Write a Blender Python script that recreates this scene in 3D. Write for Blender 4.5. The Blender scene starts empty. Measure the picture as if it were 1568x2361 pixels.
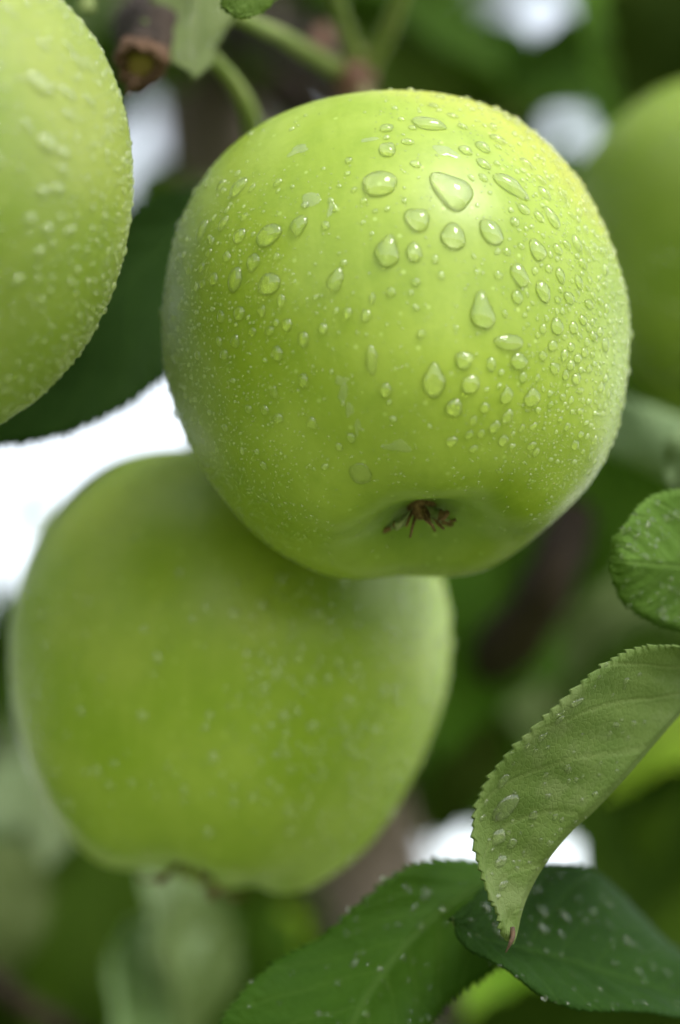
import bpy, bmesh, math, random
import numpy as np
from mathutils import Vector, Matrix
from mathutils.bvhtree import BVHTree

random.seed(7); RNG = np.random.default_rng(7)
scene = bpy.context.scene
COL = scene.collection

# ------------------------------------------------------------------ camera
DW, DH = 1568.0, 2361.0                 # working units for the frame
LENS, SENS = 60.0, 24.0
FPX = LENS / SENS * DH
PITCH = math.radians(20.0)
CAM = Vector((0.0, -0.45, 1.60))
RIGHT = Vector((1, 0, 0)); FWD = Vector((0, math.cos(PITCH), math.sin(PITCH))); UP = Vector((0, -math.sin(PITCH), math.cos(PITCH)))
cd = bpy.data.cameras.new('camera'); cam = bpy.data.objects.new('camera', cd); COL.objects.link(cam)
cam.location = CAM; cam.rotation_euler = (math.pi / 2 + PITCH, 0, 0)
cd.lens = LENS; cd.sensor_fit = 'VERTICAL'; cd.sensor_height = SENS; cd.sensor_width = SENS * DW / DH
cd.clip_start = 0.01; cd.clip_end = 500
cd.dof.use_dof = True; cd.dof.focus_distance = 0.414; cd.dof.aperture_fstop = 3.2; cd.dof.aperture_blades = 7
scene.camera = cam

# ------------------------------------------------------------------ sky, sun, exposure
SUN_DIR = (RIGHT * 0.40 + UP * 0.80 - FWD * 0.24).normalized()     # towards the light
w = bpy.data.worlds.new('World'); scene.world = w; w.use_nodes = True
nt = w.node_tree; nt.nodes.clear()
so = nt.nodes.new('ShaderNodeOutputWorld'); bg = nt.nodes.new('ShaderNodeBackground'); sky = nt.nodes.new('ShaderNodeTexSky')
sky.sky_type = 'NISHITA'; sky.sun_disc = False
sky.sun_elevation = math.asin(SUN_DIR.z); sky.sun_rotation = math.atan2(SUN_DIR.x, SUN_DIR.y)
sky.air_density = 1.6; sky.dust_density = 0.6; sky.ozone_density = 1.0
bg.inputs['Strength'].default_value = 0.15
cl = nt.nodes.new('ShaderNodeHueSaturation'); cl.inputs['Saturation'].default_value = 0.35      # thin white overcast
nt.links.new(sky.outputs[0], cl.inputs['Color']); nt.links.new(cl.outputs[0], bg.inputs[0]); nt.links.new(bg.outputs[0], so.inputs[0])
sd = bpy.data.lights.new('sun', 'SUN'); sun = bpy.data.objects.new('sun', sd); COL.objects.link(sun)
sd.energy = 1.35; sd.angle = math.radians(22); sd.color = (1.0, 0.97, 0.90)
sun.location = (1, -1, 4); sun.rotation_euler = SUN_DIR.to_track_quat('Z', 'Y').to_euler()
vs = scene.view_settings
vs.view_transform = 'Standard'; vs.look = 'None'; vs.gamma = 1.0; vs.use_curve_mapping = False; vs.exposure = 1.38
cy = scene.cycles
cy.use_denoising = True; cy.caustics_refractive = True; cy.caustics_reflective = False; cy.blur_glossy = 0.0; cy.sample_clamp_indirect = 0.0
cy.use_adaptive_sampling = True; cy.adaptive_threshold = 0.02; cy.max_bounces = 7; cy.diffuse_bounces = 3; cy.glossy_bounces = 3; cy.transmission_bounces = 6; cy.transparent_max_bounces = 8

# ------------------------------------------------------------------ helpers
def P(x, y, d):
    return CAM + RIGHT * ((x - DW / 2) / FPX * d) + UP * (-(y - DH / 2) / FPX * d) + FWD * d
def S(px, d=0.44):
    return px / FPX * d
def link(o, parent=None):
    COL.objects.link(o)
    if parent is not None: o.parent = parent
    return o
def tag(o, label=None, cat=None, group=None, kind=None):
    if label: o['label'] = label
    if cat: o['category'] = cat
    if group: o['group'] = group
    if kind: o['kind'] = kind
    return o
def empty(name, loc, label=None, cat=None, group=None):
    o = bpy.data.objects.new(name, None); o.location = loc; o.empty_display_size = .02
    COL.objects.link(o); return tag(o, label, cat, group)
def mesh_obj(name, V, F, mat, parent=None, smooth=True, loc=None, mats=None, mi=None):
    me = bpy.data.meshes.new(name); me.from_pydata([tuple(v) for v in V], [], F)
    for m in (mats or [mat]): me.materials.append(m)
    if mi is not None: me.polygons.foreach_set('material_index', mi)
    if smooth: me.polygons.foreach_set('use_smooth', [True] * len(me.polygons))
    me.update()
    o = bpy.data.objects.new(name, me); link(o, parent)
    if loc is not None: o.location = loc
    return o
def crom(pts, n):
    p = np.array(pts, float); p = np.vstack([2 * p[0] - p[1], p, 2 * p[-1] - p[-2]]); m = len(p) - 3
    t = np.linspace(0, m - 1e-9, n); i = t.astype(int); f = (t - i)[:, None]
    a, b, c, d = p[i], p[i + 1], p[i + 2], p[i + 3]
    return .5 * (2 * b + (c - a) * f + (2 * a - 5 * b + 4 * c - d) * f * f + (3 * b - 3 * c + d - a) * f ** 3)
def tube(path, radii, seg=12, n=None, rough=0.0, rs=0):
    """tube along a smooth path -> V, F (closed ends)"""
    n = n or len(path) * 8
    p = crom([tuple(q) for q in path], n); r = np.interp(np.linspace(0, 1, n), np.linspace(0, 1, len(radii)), radii)
    T = np.gradient(p, axis=0); T /= np.linalg.norm(T, axis=1)[:, None]
    ref = np.array([0.3, 0.2, 1.0]); ref = np.cross(T[0], ref); ref /= np.linalg.norm(ref)
    g = np.random.default_rng(rs); V = []; F = []
    ph = g.random(6) * 6.28
    for k in range(n):
        u = ref - T[k] * ref.dot(T[k]); u /= np.linalg.norm(u); ref = u; v = np.cross(T[k], u)
        for j in range(seg):
            a = 2 * math.pi * j / seg
            q = r[k] * (1 + rough * (math.sin(3 * a + ph[0] + k * .3) * .4 + math.sin(5 * a + ph[1] - k * .5) * .35 + (g.random() - .5) * .8 + math.sin(k * .6 + ph[2]) * .5))
            V.append(p[k] + (u * math.cos(a) + v * math.sin(a)) * q)
    for k in range(n - 1):
        for j in range(seg):
            F.append((k * seg + j, k * seg + (j + 1) % seg, (k + 1) * seg + (j + 1) % seg, (k + 1) * seg + j))
    V.append(p[0] - T[0] * r[0] * .3); V.append(p[-1] + T[-1] * r[-1] * .3)
    a, b = len(V) - 2, len(V) - 1
    for j in range(seg):
        F.append((a, (j + 1) % seg, j)); F.append((b, (n - 1) * seg + j, (n - 1) * seg + (j + 1) % seg))
    return V, F

# ------------------------------------------------------------------ materials
class NM:
    def __init__(s, name):
        s.m = bpy.data.materials.new(name); s.m.use_nodes = True; s.t = s.m.node_tree; s.t.nodes.clear()
        s.out = s.n('ShaderNodeOutputMaterial')
    def n(s, typ, **kw):
        x = s.t.nodes.new(typ)
        for k, v in kw.items(): setattr(x, k, v)
        return x
    def l(s, a, b): s.t.links.new(a, b)
    def setin(s, sock, v):
        if hasattr(v, 'links'): s.l(v, sock)
        else: sock.default_value = v
    def math(s, op, a, b=None, c=None, clamp=False):
        x = s.n('ShaderNodeMath', operation=op); x.use_clamp = clamp
        s.setin(x.inputs[0], a)
        if b is not None: s.setin(x.inputs[1], b)
        if c is not None: s.setin(x.inputs[2], c)
        return x.outputs[0]
    def mix(s, f, a, b):
        x = s.n('ShaderNodeMix', data_type='RGBA')
        s.setin(x.inputs[0], f)
        s.setin(x.inputs[6], a if hasattr(a, 'links') else (*a, 1)); s.setin(x.inputs[7], b if hasattr(b, 'links') else (*b, 1))
        return x.outputs[2]
    def noise(s, vec, scale, detail=3, rough=.5, out=0):
        x = s.n('ShaderNodeTexNoise'); s.l(vec, x.inputs['Vector'])
        x.inputs['Scale'].default_value = scale; x.inputs['Detail'].default_value = detail; x.inputs['Roughness'].default_value = rough
        return x.outputs[out]
    def ramp(s, v, a, b):
        x = s.n('ShaderNodeMapRange', interpolation_type='SMOOTHSTEP'); s.l(v, x.inputs[0])
        x.inputs[1].default_value = a; x.inputs[2].default_value = b; return x.outputs[0]
    def vor(s, vec, scale, feature='F1', out='Distance'):
        x = s.n('ShaderNodeTexVoronoi', feature=feature); s.l(vec, x.inputs['Vector']); x.inputs['Scale'].default_value = scale
        return x.outputs[out]
    def bump(s, h, strength, dist, nrm=None):
        x = s.n('ShaderNodeBump'); s.l(h, x.inputs['Height']); x.inputs['Strength'].default_value = strength; x.inputs['Distance'].default_value = dist
        if nrm is not None: s.l(nrm, x.inputs['Normal'])
        return x.outputs[0]
    def pr(s, **kw):
        x = s.n('ShaderNodeBsdfPrincipled')
        for k, v in kw.items(): s.setin(x.inputs[k.replace('_', ' ')], v if (hasattr(v, 'links') or not isinstance(v, tuple) or len(v) != 3 or k == 'Subsurface_Radius') else (*v, 1))
        return x

def apple_skin(name, base, deep, pale, blush_glow, blush_glow_dir, blush_glow_amt, rough=.36):
    m = NM(name); tc = m.n('ShaderNodeTexCoord'); ob = tc.outputs['Object']
    sep = m.n('ShaderNodeSeparateXYZ'); m.l(ob, sep.inputs[0])
    big = m.noise(ob, 45, 3); med = m.noise(ob, 190, 4, .6); fine = m.noise(ob, 900, 3, .6)
    c = m.mix(m.ramp(big, .35, .68), base, pale)
    c = m.mix(m.math('MULTIPLY', m.ramp(med, .40, .72), .42), c, deep)
    c = m.mix(m.math('MULTIPLY', m.ramp(fine, .5, .78), .22), c, pale)
    # meridian streaks: faint paler stripes from stem to eye
    ang = m.math('ARCTAN2', sep.outputs[1], sep.outputs[0])
    comb = m.n('ShaderNodeCombineXYZ'); m.l(m.math('MULTIPLY', ang, 6.0), comb.inputs[0]); m.l(m.math('MULTIPLY', sep.outputs[2], 40.0), comb.inputs[1])
    st = m.noise(comb.outputs[0], 2.0, 4, .6)
    c = m.mix(m.math('MULTIPLY', m.ramp(st, .45, .72), .38), c, pale)
    # blush: riper, yellower cheek, with the warm upper-right light painted into it
    nv = m.n('ShaderNodeVectorMath', operation='NORMALIZE'); m.l(ob, nv.inputs[0])
    dt = m.n('ShaderNodeVectorMath', operation='DOT_PRODUCT'); m.l(nv.outputs[0], dt.inputs[0]); dt.inputs[1].default_value = blush_glow_dir
    bl = m.ramp(m.math('ADD', dt.outputs['Value'], m.math('MULTIPLY', m.math('SUBTRACT', big, .5), .35)), .55, 1.0)
    c = m.mix(m.math('MULTIPLY', bl, blush_glow_amt), c, blush_glow)
    # grey-green down round the eye
    rr = m.math('SQRT', m.math('ADD', m.math('MULTIPLY', sep.outputs[0], sep.outputs[0]), m.math('MULTIPLY', sep.outputs[1], sep.outputs[1])))
    eye = m.math('MULTIPLY', m.math('SUBTRACT', 1.0, m.ramp(rr, .002, .020)), m.math('LESS_THAN', sep.outputs[2], -.015))
    c = m.mix(m.math('MULTIPLY', eye, .55), c, (.17, .27, .085))
    # lenticels: pale pinpricks, a few dark specks near the stem end
    v1 = m.vor(ob, 330); pale_d = m.math('MULTIPLY', m.math('SUBTRACT', 1.0, m.ramp(v1, .06, .17)), .22)
    c = m.mix(pale_d, c, (.62, .74, .30))
    v2 = m.vor(ob, 420); v2c = m.vor(ob, 420, out='Color'); s2 = m.n('ShaderNodeSeparateColor'); m.l(v2c, s2.inputs[0])
    gate = m.math('MULTIPLY', m.math('GREATER_THAN', s2.outputs[0], .82), m.ramp(sep.outputs[2], .008, .026))
    dk = m.math('MULTIPLY', m.math('SUBTRACT', 1.0, m.ramp(v2, .05, .10)), gate)
    c = m.mix(m.math('MULTIPLY', dk, .85), c, (.05, .05, .012))
    h = m.math('ADD', m.math('MULTIPLY', fine, .5), m.math('MULTIPLY', med, 1.0))
    b = m.bump(h, .10, .0004)
    ro = m.math('ADD', rough - .06, m.math('MULTIPLY', med, .14))
    p = m.pr(Base_Color=c, Roughness=ro, Subsurface_Weight=.22, Subsurface_Radius=(1.0, 1.2, .25), Subsurface_Scale=.0035, Normal=b)
    p.inputs['Specular IOR Level'].default_value = .32
    m.l(p.outputs[0], m.out.inputs[0]); return m.m

def leaf_mat(name, base, vein, var, rough, trans, bumpy=.5, spec=.5, side=9.0, retic=70, blot=None, vary=.5):
    m = NM(name); tc = m.n('ShaderNodeTexCoord'); uv = tc.outputs['UV']; ob = tc.outputs['Object']
    sep = m.n('ShaderNodeSeparateXYZ'); m.l(uv, sep.inputs[0]); s_, t_ = sep.outputs[0], sep.outputs[1]
    at = m.math('ABSOLUTE', m.math('SUBTRACT', m.math('MULTIPLY', t_, 2.0), 1.0))
    wob = m.math('MULTIPLY', m.math('SUBTRACT', m.noise(uv, 6, 2), .5), .35)
    cc = m.math('ADD', m.math('SUBTRACT', m.math('MULTIPLY', s_, side), m.math('MULTIPLY', m.math('POWER', at, 1.25), 2.3)), wob)
    tri = m.math('ABSOLUTE', m.math('SUBTRACT', m.math('FRACT', cc), .5))
    sv = m.math('SUBTRACT', 1.0, m.ramp(tri, .015, .09))
    mid = m.math('SUBTRACT', 1.0, m.ramp(at, .015, .055))
    vmask = m.math('MAXIMUM', m.math('MULTIPLY', sv, .7), mid)
    ret = m.vor(ob, 1000.0 * retic / 70, feature='DISTANCE_TO_EDGE'); rmask = m.math('SUBTRACT', 1.0, m.ramp(ret, .02, .16))
    nz = m.noise(ob, 120, 4, .6); nf = m.noise(ob, 700, 3, .6)
    inf = m.n('ShaderNodeObjectInfo')
    c = m.mix(m.ramp(nz, .3, .7), base, var)
    c = m.mix(m.math('MULTIPLY', nf, .25), c, var)
    if blot is not None:
        bz = m.noise(ob, 75, 4, .65); c = m.mix(m.math('MULTIPLY', m.ramp(bz, .50, .66), .75), c, blot)
    c = m.mix(m.math('MULTIPLY', vmask, .55), c, vein)
    c = m.mix(m.math('MULTIPLY', rmask, .16), c, vein)
    hsv = m.n('ShaderNodeHueSaturation'); m.l(c, hsv.inputs['Color'])
    hsv.inputs['Value'].default_value = 1.0
    m.l(m.math('ADD', 1.0 - vary * .45, m.math('MULTIPLY', inf.outputs['Random'], vary)), hsv.inputs['Value'])
    m.l(m.math('ADD', .485, m.math('MULTIPLY', inf.outputs['Random'], .03)), hsv.inputs['Hue'])
    c = hsv.outputs[0]
    h = m.math('ADD', m.math('MULTIPLY', vmask, -.7), m.math('ADD', m.math('MULTIPLY', rmask, -.22), m.math('MULTIPLY', nf, .9)))
    b = m.bump(h, bumpy, .0006)
    p = m.pr(Base_Color=c, Roughness=m.math('ADD', rough, m.math('MULTIPLY', nz, .12)), Normal=b)
    p.inputs['Specular IOR Level'].default_value = spec
    tr = m.n('ShaderNodeBsdfTranslucent'); g = m.n('ShaderNodeHueSaturation'); m.l(c, g.inputs['Color']); g.inputs['Value'].default_value = 2.6; g.inputs['Saturation'].default_value = 1.1
    m.l(g.outputs[0], tr.inputs['Color']); m.l(b, tr.inputs['Normal'])
    mx = m.n('ShaderNodeMixShader'); mx.inputs[0].default_value = trans
    m.l(p.outputs[0], mx.inputs[1]); m.l(tr.outputs[0], mx.inputs[2]); m.l(mx.outputs[0], m.out.inputs[0]); return m.m

def bark_mat(name, a, b, c3, scale=1.0, rough=.85):
    m = NM(name); ob = m.n('ShaderNodeTexCoord').outputs['Object']
    mp = m.n('ShaderNodeMapping'); mp.inputs['Scale'].default_value = (1, 1, .35); m.l(ob, mp.inputs[0])
    n1 = m.noise(mp.outputs[0], 60 * scale, 6, .65); n2 = m.noise(ob, 420 * scale, 4, .6); v = m.vor(mp.outputs[0], 160 * scale)
    c = m.mix(m.ramp(n1, .32, .68), a, b); c = m.mix(m.math('MULTIPLY', m.ramp(n2, .5, .75), .6), c, c3)
    bb = m.bump(m.math('ADD', n1, m.math('ADD', m.math('MULTIPLY', n2, .5), v)), .8, .002 / scale)
    p = m.pr(Base_Color=c, Roughness=rough, Normal=bb); p.inputs['Specular IOR Level'].default_value = .2; m.l(p.outputs[0], m.out.inputs[0]); return m.m
def plain_mat(name, a, b, scale=300, rough=.6, sss=0.0):
    m = NM(name); ob = m.n('ShaderNodeTexCoord').outputs['Object']
    n1 = m.noise(ob, scale, 4, .6); c = m.mix(m.ramp(n1, .35, .68), a, b)
    p = m.pr(Base_Color=c, Roughness=rough, Normal=m.bump(n1, .5, .0005)); m.l(p.outputs[0], m.out.inputs[0]); return m.m
def water_mat(name, clear, glint_milk):
    """water: Fresnel reflection over refraction that is partly straight-through, plus a pale diffuse tint standing in for the glints of beads"""
    m = NM(name); g = m.n('ShaderNodeBsdfRefraction'); g.inputs['IOR'].default_value = 1.333; g.inputs['Roughness'].default_value = 0.0
    t = m.n('ShaderNodeBsdfTransparent'); mx = m.n('ShaderNodeMixShader'); mx.inputs[0].default_value = clear
    m.l(g.outputs[0], mx.inputs[1]); m.l(t.outputs[0], mx.inputs[2]); out = mx.outputs[0]
    if glint_milk > 0:
        d = m.n('ShaderNodeBsdfDiffuse'); d.inputs['Color'].default_value = (.72, .82, .46, 1); m2 = m.n('ShaderNodeMixShader'); m2.inputs[0].default_value = glint_milk  # pale colour mixed in for the glints that make beads look light
        m.l(out, m2.inputs[1]); m.l(d.outputs[0], m2.inputs[2]); out = m2.outputs[0]
    fr = m.n('ShaderNodeFresnel'); fr.inputs['IOR'].default_value = 1.50; gl = m.n('ShaderNodeBsdfGlossy'); gl.inputs['Roughness'].default_value = .03
    gm_ = m.n('ShaderNodeNewGeometry'); f2 = m.math('MULTIPLY', fr.outputs[0], m.math('SUBTRACT', 1.0, gm_.outputs['Backfacing']))
    m3 = m.n('ShaderNodeMixShader'); m.l(f2, m3.inputs[0]); m.l(out, m3.inputs[1]); m.l(gl.outputs[0], m3.inputs[2])
    m.l(m3.outputs[0], m.out.inputs[0]); return m.m
WATER = water_mat('water', .35, .02); BEAD = water_mat('water_beads', .40, .05); DEW = water_mat('dew', .50, .14); MIST = water_mat('water_mark', .6, .10); SOFT = water_mat('soft_beads', .5, .13); LEAFDROP = water_mat('leaf_drops', .40, .03); BEAD2 = water_mat('pale_beads', .45, .12)
SKIN = apple_skin('apple_skin', (.210, .290, .020), (.160, .242, .012), (.275, .355, .048), (.49, .43, .045), (.54, -.04, .84), .62)
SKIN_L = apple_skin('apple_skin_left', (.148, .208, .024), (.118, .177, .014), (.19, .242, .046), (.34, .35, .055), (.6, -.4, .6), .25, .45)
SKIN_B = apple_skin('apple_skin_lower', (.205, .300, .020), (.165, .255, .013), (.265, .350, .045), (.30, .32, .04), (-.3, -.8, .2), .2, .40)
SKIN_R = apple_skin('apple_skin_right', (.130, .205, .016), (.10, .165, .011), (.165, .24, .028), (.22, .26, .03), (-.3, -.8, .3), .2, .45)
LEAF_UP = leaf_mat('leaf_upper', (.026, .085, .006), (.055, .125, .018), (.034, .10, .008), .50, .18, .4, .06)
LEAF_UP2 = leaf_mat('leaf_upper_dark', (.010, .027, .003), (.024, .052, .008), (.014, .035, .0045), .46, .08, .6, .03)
LEAF_UN = leaf_mat('leaf_underside', (.078, .112, .026), (.13, .155, .06), (.105, .138, .038), .62, .18, .6, .25)
LEAF_CURL = leaf_mat('leaf_curled_underside', (.064, .094, .017), (.105, .130, .038), (.084, .114, .025), .60, .16, .32, .22, side=6, blot=(.105, .128, .044))
LEAF_BG = leaf_mat('leaf_background', (.036, .078, .005), (.06, .105, .013), (.050, .096, .007), .6, .22, .5, .06, vary=.9)
LEAF_BGU = leaf_mat('leaf_background_under', (.062, .096, .016), (.09, .12, .03), (.078, .112, .02), .65, .22, .5, .06, vary=.9)
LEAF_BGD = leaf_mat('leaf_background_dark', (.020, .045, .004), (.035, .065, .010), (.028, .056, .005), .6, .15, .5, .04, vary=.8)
LEAF_MID = leaf_mat('leaf_light_upper', (.060, .105, .014), (.095, .145, .03), (.075, .125, .018), .55, .2, .5, .1)
LEAF_BGW = leaf_mat('leaf_background_lit_pale', (.21, .28, .14), (.28, .34, .20), (.25, .32, .17), .6, .3, .5, .15)  # pale leaves; backlight and sheen are painted into the colour
LEAF_BLUE = leaf_mat('leaf_blue_green', (.17, .25, .115), (.24, .32, .17), (.19, .28, .13), .6, .2, .5, .1)
LEAF_BGY = leaf_mat('leaf_background_yellow', (.20, .30, .02), (.25, .33, .06), (.26, .33, .03), .5, .40, .5, .25)
LEAF_BGP = leaf_mat('leaf_background_pale', (.115, .165, .055), (.18, .22, .10), (.14, .185, .07), .6, .25, .5, .1)
BARK = bark_mat('bark', (.11, .085, .07), (.17, .135, .11), (.24, .19, .16))
BARK_D = bark_mat('bark_dark', (.018, .012, .008), (.034, .022, .014), (.055, .040, .028), 2.5)
STUB_RIM = bark_mat('stub_rim', (.040, .021, .011), (.085, .046, .025), (.20, .13, .07), 4)
STUB_FACE = plain_mat('stub_cut_face', (.12, .085, .012), (.19, .14, .025), 220, .7)
PETIOLE = plain_mat('petiole_green', (.125, .175, .032), (.17, .21, .055), 200, .6)
BUD = plain_mat('bud_red', (.10, .042, .022), (.14, .065, .036), 400, .7)
SEPAL_B = plain_mat('sepal_brown', (.085, .045, .022), (.22, .13, .07), 1400, .9)
SEPAL_G = plain_mat('sepal_grey_green', (.16, .20, .09), (.30, .32, .20), 1600, .95)
STEM = plain_mat('stem_brown_green', (.12, .14, .04), (.17, .12, .05), 500, .6)
GRASS = plain_mat('grass', (.17, .21, .075), (.23, .26, .11), 2.0, .9)  # ground is out of view; colour lightened to bounce light under the apples
DRY = plain_mat('dry_tip', (.07, .036, .014), (.04, .022, .010), 900, .8)

# ------------------------------------------------------------------ ground
gm = bpy.data.meshes.new('ground'); gb = bmesh.new()
N = 24
for i in range(N + 1):
    for j in range(N + 1):
        x = (i / N - .5) * 160; y = (j / N - .5) * 160
        gb.verts.new((x, y, .04 * math.sin(x * .7) * math.cos(y * .5)))
gb.verts.ensure_lookup_table()
for i in range(N):
    for j in range(N):
        gb.faces.new([gb.verts[a] for a in (i * (N + 1) + j, (i + 1) * (N + 1) + j, (i + 1) * (N + 1) + j + 1, i * (N + 1) + j + 1)])
gb.to_mesh(gm); gb.free(); gm.materials.append(GRASS)
ground = bpy.data.objects.new('ground', gm); COL.objects.link(ground); ground['kind'] = 'structure'

# ------------------------------------------------------------------ apples
PROF = np.array([(0.0,0.46),(0.05,0.49),(0.10,0.56),(0.18,0.68),(0.32,0.79),(0.5,0.81),(0.72,0.71),(0.90,0.46),(0.99,0.14),(0.985,-0.18),(0.91,-0.50),(0.77,-0.79),(0.60,-0.98),(0.46,-1.06),(0.35,-1.06),(0.26,-0.99),(0.18,-0.88),(0.11,-0.80),(0.05,-0.77),(0,-0.765)])
def make_apple(name, prm, d, skin, label, nv=150, nu=176, bd=None, sepals=None, lobe_amp=.035, lph=.6):
    cx, cy_, s, zu, zl, tp, tilt, roll, a1, p1, a2, p2, shx, shy, k1, k2, k3, k4, k5, k6, lx, b0 = prm
    bd = b0 if bd is None else bd
    pr = crom(PROF, nv); zn = pr[:, 1]; r = pr[:, 0].copy(); z = np.where(zn > 0, zn * zu, zn * zl)
    kn = np.interp(zn, [-1.06, -.8, -.4, 0, .4, .7, .82], [k1, k2, k3, 0, k4, k5, k6])
    ins = np.arange(nv) > np.argmin(zn); kn = np.where(ins, k1, kn)
    W_ = nv // 9 | 1; hw = np.hanning(W_ + 2)[1:-1]; kn = np.convolve(np.pad(kn, W_ // 2, 'edge'), hw / hw.sum(), 'valid')
    z = np.where(ins, z.min() + (z - z.min()) * bd, z); r = np.maximum(r * (1 + tp * z) * (1 + kn), 0)
    ph = np.linspace(0, 2 * np.pi, nu, endpoint=False)
    R, PH = np.meshgrid(r, ph, indexing='ij'); Z = np.repeat(z[:, None], nu, 1)
    f = 1 + a1 * np.cos(PH - p1) + a2 * np.cos(2 * (PH - p2))
    lobe = np.clip((-Z - .25) / .7, 0, 1); lobe = lobe * lobe * (3 - 2 * lobe); f = f * (1 + lobe_amp * lobe * np.cos(5 * PH + lph))
    # hand-grown unevenness
    f = f * (1 + .006 * np.sin(3 * PH + 2 * Z + 1.0) + .004 * np.sin(4 * PH - 3 * Z))
    Zr = Z - .016 * np.cos(5 * PH + lph) * np.exp(-((R - .42) / .2) ** 2) * (Z < 0)
    X = R * f * np.cos(PH) + shx * Z * Z + lx * Z; Y = R * f * np.sin(PH) + shy * Z * Z
    V = (np.stack([X, Y, Zr], -1) * s).reshape(-1, 3)
    F = []
    for i in range(nv - 1):
        for j in range(nu):
            F.append((i * nu + j, (i + 1) * nu + j, (i + 1) * nu + (j + 1) % nu, i * nu + (j + 1) % nu))
    t = math.radians(tilt); q = math.radians(roll)
    ez = Vector((0, math.cos(t), -math.sin(t))); ex = Vector((1, 0, 0)); ey = ez.cross(ex)
    M = Matrix.Rotation(q, 3, 'Z') @ Matrix((ex, ey, ez)).transposed()
    CB = Matrix((RIGHT, UP, -FWD)).transposed()
    root = empty(name, P(cx, cy_, d), label, 'apple', 'green apples on the branch')
    root.rotation_euler = (CB @ M).to_euler()
    mw = Matrix.Translation(root.location) @ (CB @ M).to_4x4()
    # weld the poles
    me = bpy.data.meshes.new('skin'); me.from_pydata([tuple(v) for v in V], [], F)
    b = bmesh.new(); b.from_mesh(me); bmesh.ops.remove_doubles(b, verts=b.verts[:nu] if False else list(b.verts), dist=1e-6)
    b.normal_update(); bmesh.ops.recalc_face_normals(b, faces=b.faces[:]); b.to_mesh(me)
    bvh = BVHTree.FromBMesh(b); b.free()
    me.materials.append(skin); me.polygons.foreach_set('use_smooth', [True] * len(me.polygons))
    link(bpy.data.objects.new('skin', me), root)
    zb = float(Z[-1, 0] * s); zt = float(Z[0, 0] * s); offs = Vector(V[-1]); top = Vector(V[0])
    return dict(root=root, mw=mw, inv=mw.inverted(), bvh=bvh, s=s, eye=offs, top=top, d=d, me=me)

def calyx(ap, spec, stamens=9, seed=1):
    g = np.random.default_rng(seed); e = ap['eye']; root = ap['root']
    V = []; F = []
    def add(vf):
        o = len(V); V.extend(vf[0]); F.extend([tuple(i + o for i in f) for f in vf[1]])
    add(tube([e + Vector((0, 0, .0012)), e + Vector((0, 0, -.0006)), e + Vector((0, 0, -.0022))], [.0026, .0024, .0010], 14, 10, .15, seed))
    for k in range(stamens):
        a = g.random() * 6.28; rr = .0006 + g.random() * .0012; L = .0025 + g.random() * .0028
        b0 = e + Vector((math.cos(a) * rr, math.sin(a) * rr, -.001)); tip = b0 + Vector((math.cos(a + g.normal() * .5) * L * .5, math.sin(a + g.normal() * .5) * L * .5, -L))
        add(tube([b0, (b0 + tip) / 2 + Vector(tuple(g.normal(size=3) * .0004)), tip], [.00035, .00028, .00022], 6, 8, .2, k))
    c = mesh_obj('calyx', V, F, SEPAL_B, root)
    for (ang, L, lift, curl, wd, mat) in spec:
        a = math.radians(ang); dr = Vector((math.cos(a), math.sin(a), 0)); sd_ = Vector((-math.sin(a), math.cos(a), 0))
        base = e + dr * .0016 + Vector((0, 0, -.0004))
        path = [base, base + dr * L * .35 + Vector((0, 0, -lift * .7)), base + dr * L * .75 + Vector((0, 0, -lift)) + sd_ * curl * .5, base + dr * L + Vector((0, 0, -lift * .85)) + sd_ * curl]
        pts = crom([tuple(x) for x in path], 18); vv = []; ff = []
        for k, p_ in enumerate(pts):
            u = k / 17; wdt = wd * (1 - u) ** .55 * (.75 + .25 * math.sin(u * 9 + ang)) + .00022
            tw = sd_ * math.cos(u * 1.6 + ang) + Vector((0, 0, 1)) * math.sin(u * 1.6 + ang) * .6; tw.normalize()
            up_ = Vector((0, 0, -1)) * .00028
            q = Vector(p_)
            for (aa, bb) in ((-1, 0), (-.5, 1), (.5, 1), (1, 0), (.5, -.6), (-.5, -.6)): vv.append(q + tw * wdt * aa + (up_ + dr * .0001) * bb)
        for k in range(17):
            for j in range(6): ff.append((k * 6 + j, k * 6 + (j + 1) % 6, (k + 1) * 6 + (j + 1) % 6, (k + 1) * 6 + j))
        ff.append((5, 4, 3, 2, 1, 0)); ff.append(tuple(17 * 6 + j for j in range(6)))
        sp = mesh_obj('sepal', vv, ff, None, c, mats=[SEPAL_G, SEPAL_B], mi=[1 if (f[0] // 6) / 17 > mat else 0 for f in ff])

def stem_part(ap, world_end, rad=.0016, mat=None):
    a = ap['top'] + Vector((0, 0, -.0008)); b = ap['inv'] @ world_end
    mid = a * .45 + b * .55 + Vector((0, 0, .004))
    if mid.z < a.z + .012: mid = Vector((mid.x, mid.y, a.z + .012))
    V, F = tube([a, a * .75 + mid * .25 + Vector((0, 0, .004)), mid, b], [rad * 1.1, rad * .8, rad * .8, rad * 1.3], 10, 26, .06, 3)
    mesh_obj('stem', V, F, mat or STEM, ap['root'])

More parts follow.
